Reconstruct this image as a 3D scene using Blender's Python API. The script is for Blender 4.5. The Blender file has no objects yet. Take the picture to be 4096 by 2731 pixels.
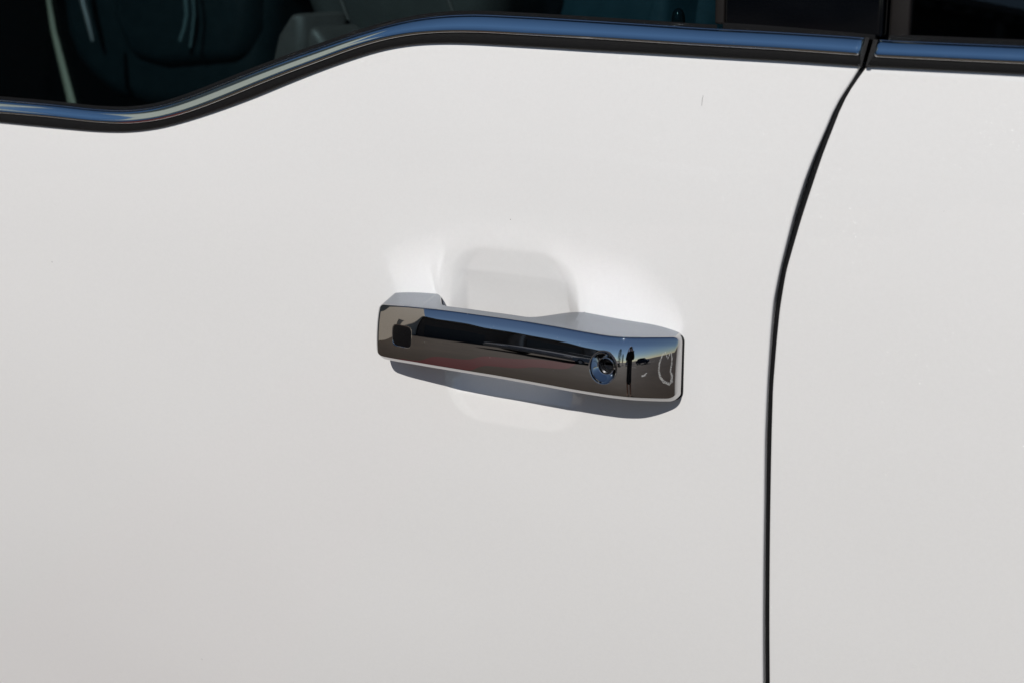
import bpy, bmesh, math, random
from mathutils import Vector, Matrix
from mathutils import noise as mnoise

# ------------------------------------------------------------------ camera, sky, sun, exposure
scene = bpy.context.scene
COL = scene.collection
R = math.radians

YAW, PITCH, DIST, LENS = R(26.8), R(15.96), 1.40, 65.0
AIM = Vector((0.0, 0.0, 1.10))
FWD = Vector((-math.sin(YAW)*math.cos(PITCH), math.cos(YAW)*math.cos(PITCH), -math.sin(PITCH)))
RIGHT = Vector((math.cos(YAW), math.sin(YAW), 0.0))
UP = RIGHT.cross(FWD)
CAM = AIM - FWD*DIST
cam_data = bpy.data.cameras.new("camera")
cam_data.lens = LENS
cam_data.sensor_width = 36.0
cam_data.clip_start = 0.01
cam_data.clip_end = 2000.0
cam_data.dof.use_dof = True
cam_data.dof.focus_distance = 1.39
cam_data.dof.aperture_fstop = 8.0
cam = bpy.data.objects.new("camera", cam_data)
COL.objects.link(cam)
cam.matrix_world = Matrix(((RIGHT.x, UP.x, -FWD.x, CAM.x), (RIGHT.y, UP.y, -FWD.y, CAM.y), (RIGHT.z, UP.z, -FWD.z, CAM.z), (0, 0, 0, 1)))
scene.camera = cam

SUN_EL, SUN_AZ = R(38.0), R(3.5)            # azimuth measured from the door's outward normal towards the rear of the truck
TO_SUN = Vector((math.sin(SUN_AZ)*math.cos(SUN_EL), -math.cos(SUN_AZ)*math.cos(SUN_EL), math.sin(SUN_EL)))
world = bpy.data.worlds.new("World")
scene.world = world
world.use_nodes = True
wn = world.node_tree.nodes
sky = wn.new("ShaderNodeTexSky")
sky.sky_type = 'NISHITA'
sky.sun_disc = False
sky.sun_elevation = SUN_EL
sky.sun_rotation = math.atan2(TO_SUN.x, TO_SUN.y)
sky.altitude = 1500.0
sky.air_density = 1.0
sky.dust_density = 0.0
sky.ozone_density = 2.2
wn["Background"].inputs["Strength"].default_value = 0.058
world.node_tree.links.new(sky.outputs["Color"], wn["Background"].inputs["Color"])

sun_data = bpy.data.lights.new("sun", 'SUN')
sun_data.energy = 3.45
sun_data.angle = R(0.53)
sun_data.color = (1.0, 0.97, 0.925)
sun = bpy.data.objects.new("sun", sun_data)
COL.objects.link(sun)
sun.rotation_euler = TO_SUN.to_track_quat('Z', 'Y').to_euler()

scene.view_settings.view_transform = 'Standard'
scene.view_settings.look = 'None'
scene.view_settings.exposure = 0.0
scene.view_settings.gamma = 1.0
scene.view_settings.use_curve_mapping = False
scene.render.engine = 'CYCLES'
scene.cycles.use_denoising = True
scene.cycles.blur_glossy = 0.12
scene.cycles.caustics_reflective = True
scene.cycles.sample_clamp_indirect = 220.0
scene.cycles.max_bounces = 10
scene.cycles.transparent_max_bounces = 12

# ------------------------------------------------------------------ helpers
FPX = LENS/36.0*4096.0

def S(x, z):
    """outer skin of the doors: gentle barrel curvature, y grows into the cab"""
    return 0.22*(z - 1.10)**2 + 0.010*(x - 0.05)**2

def ray(px, py):
    return (FWD*FPX + RIGHT*(px - 2048.0) - UP*(py - 1365.5)).normalized()

def PXY(px, py, y):
    """the point of the vertical plane y=const that the photograph shows at a pixel of its 4096 px grid"""
    d = ray(px, py)
    return CAM + d*((y - CAM.y)/d.y)

def PS(px, py, off=0.0):
    """the point of the door skin (moved by off along y) measured at a pixel of the photograph"""
    p = PXY(px, py, off)
    for _ in range(8):
        p = PXY(px, py, S(p.x, p.z) + off)
    return p

def lerp(a, b, t):
    return a + (b - a)*t

def sstep(a, b, x):
    t = max(0.0, min(1.0, (x - a)/(b - a)))
    return t*t*(3 - 2*t)

class Table:
    """smoothed 1-D lookup"""
    def __init__(self, pts, step=None, smooth=0):
        pts = sorted(pts)
        self.x0, self.x1 = pts[0][0], pts[-1][0]
        n = 400 if step is None else max(2, int((self.x1 - self.x0)/step))
        self.n = n
        ys = []
        k = 0
        for i in range(n + 1):
            x = lerp(self.x0, self.x1, i/n)
            while k < len(pts) - 2 and x > pts[k + 1][0]:
                k += 1
            (xa, ya), (xb, yb) = pts[k], pts[k + 1]
            ys.append(lerp(ya, yb, (x - xa)/(xb - xa)))
        for _ in range(smooth):
            ys = [ys[0]] + [0.25*ys[i - 1] + 0.5*ys[i] + 0.25*ys[i + 1] for i in range(1, n)] + [ys[-1]]
        self.y = ys
    def __call__(self, x):
        f = (x - self.x0)/(self.x1 - self.x0)*self.n
        if f <= 0:
            return self.y[0] + (self.y[1] - self.y[0])*f
        if f >= self.n:
            return self.y[-1] + (self.y[-1] - self.y[-2])*(f - self.n)
        i = min(int(f), self.n - 1)
        return lerp(self.y[i], self.y[i + 1], f - i)

def link(o, parent=None):
    COL.objects.link(o)
    if parent is not None:
        o.parent = parent
        o.matrix_parent_inverse = parent_world(parent).inverted()
    return o

def parent_world(p):
    m = p.matrix_basis.copy()
    if p.parent is not None:
        m = parent_world(p.parent) @ p.matrix_parent_inverse @ m
    return m

def mesh(name, verts, faces, mat, parent=None, smooth=True, sharp=None, mats=None, fmat=None):
    me = bpy.data.meshes.new(name)
    me.from_pydata([tuple(v) for v in verts], [], faces)
    bm = bmesh.new(); bm.from_mesh(me)
    bmesh.ops.recalc_face_normals(bm, faces=bm.faces)
    bm.to_mesh(me); bm.free()
    if smooth:
        me.polygons.foreach_set("use_smooth", [True]*len(me.polygons))
        if sharp is not None:
            me.set_sharp_from_angle(angle=R(sharp))
    for m in (mats or [mat]):
        me.materials.append(m)
    if fmat is not None:
        me.polygons.foreach_set("material_index", fmat)
    me.update()
    return link(bpy.data.objects.new(name, me), parent)

def empty(name, loc, label=None, cat=None, group=None, kind=None, parent=None):
    o = bpy.data.objects.new(name, None)
    o.empty_display_size = 0.05
    o.location = loc
    link(o, parent)
    return tag(o, label, cat, group, kind)

def tag(o, label=None, cat=None, group=None, kind=None):
    if label: o["label"] = label
    if cat: o["category"] = cat
    if group: o["group"] = group
    if kind: o["kind"] = kind
    return o

def grid_faces(nr, nc, close_c=False, base=0):
    f = []
    for i in range(nr - 1):
        for j in range(nc if close_c else nc - 1):
            k = (j + 1) % nc
            f.append((base + i*nc + j, base + i*nc + k, base + (i + 1)*nc + k, base + (i + 1)*nc + j))
    return f

def loft(name, rows, mat, parent=None, closed=False, caps=False, sharp=None):
    """rows: list of cross-sections of equal length"""
    nc = len(rows[0])
    v = [p for r in rows for p in r]
    f = grid_faces(len(rows), nc, closed)
    if caps:
        f.append(tuple(range(nc)))
        f.append(tuple((len(rows) - 1)*nc + j for j in range(nc)))
    return mesh(name, v, f, mat, parent, True, sharp)

def fillet(poly, rad, seg=5):
    """round the corners of a closed 2-D polygon; rad per corner, 0 keeps the point"""
    out = []
    n = len(poly)
    for i in range(n):
        p = Vector(poly[i]); r = rad[i]
        if r <= 0:
            out.append(p); continue
        a = (Vector(poly[i - 1]) - p); b = (Vector(poly[(i + 1) % n]) - p)
        la, lb = a.length, b.length
        a /= la; b /= lb
        c = max(-0.9999, min(0.9999, a.dot(b)))
        ang = math.acos(c)
        d = min(r/math.tan(ang/2), 0.49*la, 0.49*lb)
        rr = d*math.tan(ang/2)
        bis = (a + b).normalized()
        ctr = p + bis*(rr/math.sin(ang/2))
        v0 = p + a*d - ctr; v1 = p + b*d - ctr
        a0 = math.atan2(v0.y, v0.x); a1 = math.atan2(v1.y, v1.x)
        da = (a1 - a0 + math.pi) % (2*math.pi) - math.pi
        for k in range(seg + 1):
            t = a0 + da*k/seg
            out.append(ctr + Vector((math.cos(t), math.sin(t)))*rr)
    return out

def rbox(name, c, size, mat, parent=None, bevel=0.01, seg=3, rot=None, taper=None):
    bm = bmesh.new()
    bmesh.ops.create_cube(bm, size=1.0)
    for v in bm.verts:
        v.co = Vector((v.co.x*size[0], v.co.y*size[1], v.co.z*size[2]))
        if taper and v.co.z > 0:
            v.co.x *= taper[0]; v.co.y *= taper[1]
    if bevel > 0:
        bmesh.ops.bevel(bm, geom=bm.edges[:], offset=bevel, segments=seg, profile=0.5, affect='EDGES')
    if rot is not None:
        bmesh.ops.rotate(bm, verts=bm.verts, matrix=rot)
    bmesh.ops.translate(bm, verts=bm.verts, vec=Vector(c))
    me = bpy.data.meshes.new(name)
    bm.to_mesh(me); bm.free()
    me.polygons.foreach_set("use_smooth", [True]*len(me.polygons))
    me.set_sharp_from_angle(angle=R(50))
    me.materials.append(mat)
    return link(bpy.data.objects.new(name, me), parent)

def tube(name, pts, rad, mat, parent=None, seg=10, closed=False):
    rows = []
    n = len(pts)
    for i, p in enumerate(pts):
        p = Vector(p)
        a = Vector(pts[(i - 1) % n] if (closed or i > 0) else pts[0]); b = Vector(pts[(i + 1) % n] if (closed or i < n - 1) else pts[-1])
        t = (b - a).normalized()
        u = t.cross(Vector((0, 1, 0.01))).normalized()
        w = t.cross(u)
        r = rad[i] if isinstance(rad, (list, tuple)) else rad
        rows.append([p + (u*math.cos(2*math.pi*k/seg) + w*math.sin(2*math.pi*k/seg))*r for k in range(seg)])
    if closed:
        rows.append(rows[0])
    return loft(name, rows, mat, parent, closed=True, caps=not closed, sharp=60)

# ------------------------------------------------------------------ materials
def mat_new(name):
    m = bpy.data.materials.new(name)
    m.use_nodes = True
    nt = m.node_tree
    return m, nt, nt.nodes["Principled BSDF"], nt.nodes["Material Output"]

def simple(name, col, rough=0.5, metal=0.0, spec=0.5, noise=0.0, nscale=200.0, bump=0.0, bscale=900.0, coat=0.0):
    m, nt, b, out = mat_new(name)
    b.inputs["Base Color"].default_value = (*col, 1)
    b.inputs["Roughness"].default_value = rough
    b.inputs["Metallic"].default_value = metal
    b.inputs["Specular IOR Level"].default_value = spec
    b.inputs["Coat Weight"].default_value = coat
    b.inputs["Coat Roughness"].default_value = 0.03
    tc = nt.nodes.new("ShaderNodeTexCoord")
    if noise > 0:
        n = nt.nodes.new("ShaderNodeTexNoise"); n.inputs["Scale"].default_value = nscale; n.inputs["Detail"].default_value = 5
        nt.links.new(tc.outputs["Object"], n.inputs["Vector"])
        mx = nt.nodes.new("ShaderNodeMix"); mx.data_type = 'RGBA'
        nt.links.new(n.outputs["Fac"], mx.inputs["Factor"])
        mx.inputs["A"].default_value = (*[c*(1 - noise) for c in col], 1)
        mx.inputs["B"].default_value = (*[min(1, c*(1 + noise)) for c in col], 1)
        nt.links.new(mx.outputs["Result"], b.inputs["Base Color"])
        mr = nt.nodes.new("ShaderNodeMapRange")
        mr.inputs["To Min"].default_value = max(0, rough - 0.1); mr.inputs["To Max"].default_value = min(1, rough + 0.1)
        nt.links.new(n.outputs["Fac"], mr.inputs["Value"])
        nt.links.new(mr.outputs["Result"], b.inputs["Roughness"])
    if bump > 0:
        n2 = nt.nodes.new("ShaderNodeTexNoise"); n2.inputs["Scale"].default_value = bscale; n2.inputs["Detail"].default_value = 3
        nt.links.new(tc.outputs["Object"], n2.inputs["Vector"])
        bp = nt.nodes.new("ShaderNodeBump"); bp.inputs["Strength"].default_value = bump; bp.inputs["Distance"].default_value = 0.0006
        nt.links.new(n2.outputs["Fac"], bp.inputs["Height"])
        nt.links.new(bp.outputs["Normal"], b.inputs["Normal"])
    return m

def pearl_paint(name):
    """white pearl: base coat under clear coat, with tiny tilted mica flakes that glint"""
    m, nt, b, out = mat_new(name)
    L = nt.links.new
    N = nt.nodes.new
    tc = N("ShaderNodeTexCoord")
    nz = N("ShaderNodeTexNoise"); nz.inputs["Scale"].default_value = 3.0; nz.inputs["Detail"].default_value = 2
    L(tc.outputs["Object"], nz.inputs["Vector"])
    mx = N("ShaderNodeMix"); mx.data_type = 'RGBA'
    mx.inputs["A"].default_value = (0.760, 0.750, 0.736, 1); mx.inputs["B"].default_value = (0.785, 0.777, 0.766, 1)
    L(nz.outputs["Fac"], mx.inputs["Factor"])
    # faint dust film
    nd = N("ShaderNodeTexNoise"); nd.inputs["Scale"].default_value = 340.0; nd.inputs["Detail"].default_value = 6; nd.inputs["Roughness"].default_value = 0.7
    L(tc.outputs["Object"], nd.inputs["Vector"])
    md = N("ShaderNodeMix"); md.data_type = 'RGBA'; md.blend_type = 'MULTIPLY'
    rd = N("ShaderNodeMapRange"); rd.inputs["From Min"].default_value = 0.3; rd.inputs["From Max"].default_value = 0.7
    rd.inputs["To Min"].default_value = 0.982; rd.inputs["To Max"].default_value = 1.01
    L(nd.outputs["Fac"], rd.inputs["Value"])
    md.inputs["Factor"].default_value = 1.0
    L(mx.outputs["Result"], md.inputs["A"]); L(rd.outputs["Result"], md.inputs["B"])
    # specks of dirt
    vs = N("ShaderNodeTexVoronoi"); vs.inputs["Scale"].default_value = 34.0
    L(tc.outputs["Object"], vs.inputs["Vector"])
    lt = N("ShaderNodeMath"); lt.operation = 'LESS_THAN'; lt.inputs[1].default_value = 0.018
    L(vs.outputs["Distance"], lt.inputs[0])
    sep = N("ShaderNodeSeparateColor"); L(vs.outputs["Color"], sep.inputs["Color"])
    gt = N("ShaderNodeMath"); gt.operation = 'GREATER_THAN'; gt.inputs[1].default_value = 0.86
    L(sep.outputs["Red"], gt.inputs[0])
    sp = N("ShaderNodeMath"); sp.operation = 'MULTIPLY'; L(lt.outputs[0], sp.inputs[0]); L(gt.outputs[0], sp.inputs[1])
    sp2 = N("ShaderNodeMath"); sp2.operation = 'MULTIPLY'; sp2.inputs[1].default_value = 0.75; L(sp.outputs[0], sp2.inputs[0])
    ms = N("ShaderNodeMix"); ms.data_type = 'RGBA'; ms.inputs["B"].default_value = (0.12, 0.11, 0.10, 1)
    L(sp2.outputs[0], ms.inputs["Factor"]); L(md.outputs["Result"], ms.inputs["A"])
    L(ms.outputs["Result"], b.inputs["Base Color"])
    b.inputs["Roughness"].default_value = 0.42
    b.inputs["Specular IOR Level"].default_value = 0.35
    b.inputs["Coat Weight"].default_value = 1.0
    b.inputs["Coat Roughness"].default_value = 0.025
    b.inputs["Coat IOR"].default_value = 1.6
    no_ = N("ShaderNodeTexNoise"); no_.inputs["Scale"].default_value = 16.0; no_.inputs["Detail"].default_value = 2
    L(tc.outputs["Object"], no_.inputs["Vector"])
    bo = N("ShaderNodeBump"); bo.inputs["Strength"].default_value = 0.25; bo.inputs["Distance"].default_value = 0.0008
    L(no_.outputs["Fac"], bo.inputs["Height"]); L(bo.outputs["Normal"], b.inputs["Coat Normal"])
    # flakes
    v = N("ShaderNodeTexVoronoi"); v.inputs["Scale"].default_value = 1900.0
    L(tc.outputs["Object"], v.inputs["Vector"])
    sub = N("ShaderNodeVectorMath"); sub.operation = 'SUBTRACT'; sub.inputs[1].default_value = (0.5, 0.5, 0.5)
    L(v.outputs["Color"], sub.inputs[0])
    sc = N("ShaderNodeVectorMath"); sc.operation = 'SCALE'; sc.inputs["Scale"].default_value = 1.25
    L(sub.outputs[0], sc.inputs[0])
    ge = N("ShaderNodeNewGeometry")
    ad = N("ShaderNodeVectorMath"); ad.operation = 'ADD'; L(ge.outputs["Normal"], ad.inputs[0]); L(sc.outputs[0], ad.inputs[1])
    no = N("ShaderNodeVectorMath"); no.operation = 'NORMALIZE'; L(ad.outputs[0], no.inputs[0])
    gl = N("ShaderNodeBsdfGlossy"); gl.inputs["Roughness"].default_value = 0.26
    gl.inputs["Color"].default_value = (0.92, 0.93, 0.96, 1)
    L(no.outputs[0], gl.inputs["Normal"])
    fl = N("ShaderNodeMath"); fl.operation = 'LESS_THAN'; fl.inputs[1].default_value = 0.30
    L(v.outputs["Distance"], fl.inputs[0])
    v2 = N("ShaderNodeTexWhiteNoise"); L(v.outputs["Color"], v2.inputs["Vector"])
    g2 = N("ShaderNodeMath"); g2.operation = 'GREATER_THAN'; g2.inputs[1].default_value = 0.30; L(v2.outputs["Value"], g2.inputs[0])
    m1 = N("ShaderNodeMath"); m1.operation = 'MULTIPLY'; L(fl.outputs[0], m1.inputs[0]); L(g2.outputs[0], m1.inputs[1])
    m2 = N("ShaderNodeMath"); m2.operation = 'MULTIPLY'; m2.inputs[1].default_value = 0.035; L(m1.outputs[0], m2.inputs[0])
    mix = N("ShaderNodeMixShader")
    L(m2.outputs[0], mix.inputs["Fac"]); L(b.outputs[0], mix.inputs[1]); L(gl.outputs[0], mix.inputs[2])
    L(mix.outputs[0], out.inputs["Surface"])
    return m

def chrome_mat(name, base=(0.58, 0.572, 0.57), rough=0.015, smear=None):
    m, nt, b, out = mat_new(name)
    L = nt.links.new; N = nt.nodes.new
    b.inputs["Base Color"].default_value = (*base, 1)
    b.inputs["Metallic"].default_value = 1.0
    tc = N("ShaderNodeTexCoord")
    nz = N("ShaderNodeTexNoise"); nz.inputs["Scale"].default_value = 60.0; nz.inputs["Detail"].default_value = 6
    L(tc.outputs["Object"], nz.inputs["Vector"])
    mr = N("ShaderNodeMapRange"); mr.inputs["From Min"].default_value = 0.35; mr.inputs["From Max"].default_value = 0.75
    mr.inputs["To Min"].default_value = rough; mr.inputs["To Max"].default_value = rough + 0.03
    L(nz.outputs["Fac"], mr.inputs["Value"]); L(mr.outputs["Result"], b.inputs["Roughness"])
    # dried dust specks
    vs = N("ShaderNodeTexVoronoi"); vs.inputs["Scale"].default_value = 260.0
    L(tc.outputs["Object"], vs.inputs["Vector"])
    lt = N("ShaderNodeMath"); lt.operation = 'LESS_THAN'; lt.inputs[1].default_value = 0.07
    L(vs.outputs["Distance"], lt.inputs[0])
    sep = N("ShaderNodeSeparateColor"); L(vs.outputs["Color"], sep.inputs["Color"])
    gt = N("ShaderNodeMath"); gt.operation = 'GREATER_THAN'; gt.inputs[1].default_value = 0.8; L(sep.outputs["Green"], gt.inputs[0])
    ml = N("ShaderNodeMath"); ml.operation = 'MULTIPLY'; L(lt.outputs[0], ml.inputs[0]); L(gt.outputs[0], ml.inputs[1])
    fac = N("ShaderNodeMath"); fac.operation = 'MULTIPLY'; fac.inputs[1].default_value = 0.25; L(ml.outputs[0], fac.inputs[0])
    last = fac.outputs[0]
    if smear is not None:
        # dried polish residue: an open wobbly loop left on the metal
        cx, cz, rx, rz = smear
        mp = N("ShaderNodeMapping"); mp.vector_type = 'POINT'
        mp.inputs["Location"].default_value = (-cx/rx, 0, -cz/rz); mp.inputs["Scale"].default_value = (1/rx, 0.0, 1/rz)
        L(tc.outputs["Object"], mp.inputs["Vector"])
        wn_ = N("ShaderNodeTexNoise"); wn_.inputs["Scale"].default_value = 1.6; wn_.inputs["Detail"].default_value = 3
        L(mp.outputs[0], wn_.inputs["Vector"])
        ws = N("ShaderNodeVectorMath"); ws.operation = 'SUBTRACT'; ws.inputs[1].default_value = (0.5, 0.5, 0.5); L(wn_.outputs["Color"], ws.inputs[0])
        wsc = N("ShaderNodeVectorMath"); wsc.operation = 'SCALE'; wsc.inputs["Scale"].default_value = 1.1; L(ws.outputs[0], wsc.inputs[0])
        wa = N("ShaderNodeVectorMath"); wa.operation = 'ADD'; L(mp.outputs[0], wa.inputs[0]); L(wsc.outputs[0], wa.inputs[1])
        fl = N("ShaderNodeVectorMath"); fl.operation = 'MULTIPLY'; fl.inputs[1].default_value = (1, 0, 1); L(wa.outputs[0], fl.inputs[0])
        ln = N("ShaderNodeVectorMath"); ln.operation = 'LENGTH'; L(fl.outputs[0], ln.inputs[0])
        d = N("ShaderNodeMath"); d.operation = 'SUBTRACT'; d.inputs[1].default_value = 0.85; L(ln.outputs["Value"], d.inputs[0])
        ab = N("ShaderNodeMath"); ab.operation = 'ABSOLUTE'; L(d.outputs[0], ab.inputs[0])
        rr = N("ShaderNodeMapRange"); rr.inputs["From Min"].default_value = 0.05; rr.inputs["From Max"].default_value = 0.22
        rr.inputs["To Min"].default_value = 0.30; rr.inputs["To Max"].default_value = 0.0
        L(ab.outputs[0], rr.inputs["Value"])
        mxm = N("ShaderNodeMath"); mxm.operation = 'MAXIMUM'; L(last, mxm.inputs[0]); L(rr.outputs["Result"], mxm.inputs[1])
        last = mxm.outputs[0]
    df = N("ShaderNodeBsdfDiffuse"); df.inputs["Color"].default_value = (0.7, 0.7, 0.68, 1)
    mix = N("ShaderNodeMixShader")
    L(last, mix.inputs["Fac"]); L(b.outputs[0], mix.inputs[1]); L(df.outputs[0], mix.inputs[2])
    L(mix.outputs[0], out.inputs["Surface"])
    return m

def glass_mat(name, tint):
    m, nt, b, out = mat_new(name)
    L = nt.links.new; N = nt.nodes.new
    nt.nodes.remove(b)
    tr = N("ShaderNodeBsdfTransparent"); tr.inputs["Color"].default_value = (*tint, 1)
    gl = N("ShaderNodeBsdfGlossy"); gl.inputs["Roughness"].default_value = 0.01
    fr = N("ShaderNodeFresnel"); fr.inputs["IOR"].default_value = 1.45
    mix = N("ShaderNodeMixShader")
    L(fr.outputs[0], mix.inputs["Fac"]); L(tr.outputs[0], mix.inputs[1]); L(gl.outputs[0], mix.inputs[2])
    L(mix.outputs[0], out.inputs["Surface"])
    return m

def asphalt_mat():
    m, nt, b, out = mat_new("asphalt")
    L = nt.links.new; N = nt.nodes.new
    tc = N("ShaderNodeTexCoord")
    n1 = N("ShaderNodeTexNoise"); n1.inputs["Scale"].default_value = 0.8; n1.inputs["Detail"].default_value = 4
    n2 = N("ShaderNodeTexNoise"); n2.inputs["Scale"].default_value = 60.0; n2.inputs["Detail"].default_value = 4
    L(tc.outputs["Object"], n1.inputs["Vector"]); L(tc.outputs["Object"], n2.inputs["Vector"])
    a = N("ShaderNodeMix"); a.data_type = 'RGBA'; a.inputs["A"].default_value = (0.050, 0.034, 0.022, 1); a.inputs["B"].default_value = (0.115, 0.085, 0.060, 1)
    L(n1.outputs["Fac"], a.inputs["Factor"])
    c = N("ShaderNodeMix"); c.data_type = 'RGBA'; c.blend_type = 'MULTIPLY'; c.inputs["Factor"].default_value = 0.6
    L(a.outputs["Result"], c.inputs["A"]); L(n2.outputs["Color"], c.inputs["B"])
    L(c.outputs["Result"], b.inputs["Base Color"])
    b.inputs["Roughness"].default_value = 0.9
    return m

PAINT = pearl_paint("pearl_white_paint")
CHROME_TRIM = chrome_mat("trim_chrome", base=(0.74, 0.92, 0.97), rough=0.045)
TRIM_EDGE = chrome_mat("trim_satin_edge", base=(0.82, 0.82, 0.81), rough=0.08)
RUBBER = simple("black_rubber", (0.006, 0.006, 0.0065), 0.62, spec=0.35, noise=0.25, nscale=700, bump=0.8, bscale=1600)
RUBBER_SMOOTH = simple("smooth_rubber", (0.005, 0.005, 0.0055), 0.45, spec=0.3, noise=0.2, nscale=300)
GLOSS_BLACK = simple("gloss_black_panel", (0.0015, 0.002, 0.003), 0.14, spec=0.32, noise=0.1, nscale=40)
BLACK_PLASTIC = simple("black_plastic", (0.012, 0.012, 0.013), 0.22, spec=0.5, noise=0.2, nscale=300)
PAD_BLACK = simple("pad_black", (0.004, 0.004, 0.0045), 0.3, spec=0.22, noise=0.2, nscale=300)
KNOB = simple("knob_plastic", (0.006, 0.020, 0.026), 0.12, noise=0.2, nscale=200)
DARK_METAL = simple("dark_metal", (0.05, 0.05, 0.052), 0.35, metal=1.0, noise=0.2, nscale=400)
BROWN_TRIM = simple("brown_black_trim", (0.007, 0.0055, 0.005), 0.6, spec=0.2, noise=0.2, nscale=120)
FELT = simple("black_felt", (0.006, 0.006, 0.0065), 0.9, spec=0.15, noise=0.3, nscale=900, bump=0.6, bscale=2000)
GLASS = glass_mat("tinted_window_glass", (0.50, 0.62, 0.64))
GLASS_DARK = glass_mat("privacy_glass", (0.26, 0.31, 0.34))
LEATHER_CHAR = simple("charcoal_leather", (0.042, 0.042, 0.041), 0.5, noise=0.3, nscale=25, bump=0.5, bscale=500)
LEATHER = simple("dark_leather", (0.005, 0.012, 0.015), 0.38, noise=0.25, nscale=60, bump=0.5, bscale=500)
LEATHER_TEAL = simple("teal_leather", (0.010, 0.036, 0.050), 0.42, noise=0.3, nscale=40, bump=0.5, bscale=500)
LEATHER_GREY = simple("grey_leather", (0.072, 0.062, 0.059), 0.5, noise=0.25, nscale=60, bump=0.5, bscale=500)
PIPING = simple("seat_piping", (0.08, 0.12, 0.13), 0.35, noise=0.1)
WEBBING = simple("belt_webbing", (0.33, 0.32, 0.25), 0.8, noise=0.2, nscale=900)
LINING = simple("cabin_lining", (0.010, 0.011, 0.012), 0.8, noise=0.3, nscale=30)
ASPHALT = asphalt_mat()
STUCCO = simple("beige_stucco", (0.46, 0.40, 0.32), 0.9, noise=0.12, nscale=6)
SHADED_WALL = simple("shaded_wall_brown", (0.085, 0.066, 0.052), 0.8, noise=0.25, nscale=3)  # shade along the building front, put into the wall colour
DARK_DOOR = simple("dark_doorway", (0.030, 0.028, 0.027), 0.6, noise=0.2, nscale=5)
EAVE = simple("eave_metal", (0.30, 0.28, 0.26), 0.5, noise=0.2, nscale=8)
RED_PAINT = simple("red_road_paint", (0.10, 0.014, 0.013), 0.8, noise=0.25, nscale=12)
WHITE_PAINT = simple("white_road_paint", (0.62, 0.60, 0.56), 0.8, noise=0.2, nscale=14)
TYRE = simple("tyre", (0.018, 0.018, 0.018), 0.7, noise=0.2)
RIM = simple("alloy", (0.45, 0.45, 0.46), 0.5, metal=1.0, noise=0.1)
CARGLASS = simple("car_glass", (0.006, 0.007, 0.008), 0.5, spec=0.15, noise=0.1)
TAIL = simple("tail_lamp", (0.35, 0.012, 0.012), 0.5, noise=0.1)
LAMP = simple("head_lamp", (0.7, 0.7, 0.7), 0.5, noise=0.05)
CLOTH = simple("dark_cloth", (0.012, 0.012, 0.014), 0.85, noise=0.2, nscale=80)
SKIN = simple("skin", (0.36, 0.20, 0.14), 0.5, noise=0.1, nscale=40)
HAIR = simple("hair", (0.012, 0.009, 0.007), 0.5, noise=0.3, nscale=200)
BARK = simple("bark", (0.10, 0.075, 0.055), 0.9, noise=0.3, nscale=20)
LEAF = simple("leaf", (0.045, 0.075, 0.025), 0.6, noise=0.35, nscale=9)
POLE = simple("pole_metal", (0.10, 0.10, 0.10), 0.5, noise=0.2)

# ------------------------------------------------------------------ measured outlines (pixels of the 4096 px photograph)
CH_TOP = Table([(-500, 357), (0, 399), (191, 415), (383, 437), (510, 443), (638, 426), (765, 383), (893, 332), (1020, 281), (1148, 233), (1276, 188),
                (1403, 143), (1528, 105), (1655, 75), (1783, 59), (1910, 55), (2165, 68), (2420, 84), (2676, 101), (2800, 110), (3131, 127), (3461, 148),
                (3511, 158), (4096, 182), (4900, 212)], 10, 40)
CH_BOT = Table([(-500, 411), (0, 453), (191, 469), (383, 491), (510, 497), (638, 482), (765, 446), (893, 397), (1020, 344), (1148, 293), (1276, 246),
                (1403, 198), (1528, 160), (1655, 137), (1783, 129), (1910, 130), (2165, 144), (2420, 159), (2676, 175), (2900, 188), (3131, 201), (3434, 222),
                (3491, 228), (4096, 256), (4900, 292)], 10, 40)
RB_BOT = Table([(-500, 441), (0, 491), (191, 510), (383, 528), (510, 531), (638, 515), (765, 478), (893, 434), (1020, 386), (1148, 332), (1276, 281),
                (1403, 236), (1528, 198), (1655, 178), (1783, 173), (1910, 177), (2165, 191), (2420, 206), (2676, 220), (2900, 233), (3131, 246), (3439, 267),
                (3464, 268), (4096, 300), (4900, 340)], 10, 40)
GAP_L = [(3438, 266), (3434, 275), (3384, 353), (3340, 419), (3296, 527), (3258, 612), (3212, 733), (3172, 864), (3119, 1076), (3092, 1211), (3079, 1361), (3068, 1524),
         (3058, 1755), (3055, 2027), (3051, 2731), (3051, 3300)]
GAP_R = [(3464, 268), (3434, 309), (3395, 364), (3362, 424), (3318, 540), (3288, 617), (3244, 750), (3203, 876), (3142, 1089), (3117, 1239), (3102, 1388), (3089, 1551),
         (3083, 1755), (3077, 2095), (3076, 2731), (3076, 3300)]

# ------------------------------------------------------------------ the setting: ground with its markings
g = mesh("ground", [(-160, -160, 0), (160, -160, 0), (160, 160, 0), (-160, 160, 0)], [(0, 1, 2, 3)], ASPHALT)
tag(g, kind="structure")

def strip(name, a, b, w, mat, z=0.004):
    a = Vector((*a, z)); b = Vector((*b, z))
    d = (b - a).normalized(); n = Vector((-d.y, d.x, 0))*w/2
    return mesh(name, [a + n, b + n, b - n, a - n], [(0, 1, 2, 3)], mat, g)
strip("red_stripe", (-0.85, 0.3), (-4.6, -13.0), 0.5, RED_PAINT)
for k in range(6):
    strip("bay_line", (4.5 + 2.7*k, -9.5), (4.5 + 2.7*k, -15.0), 0.1, WHITE_PAINT)
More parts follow.
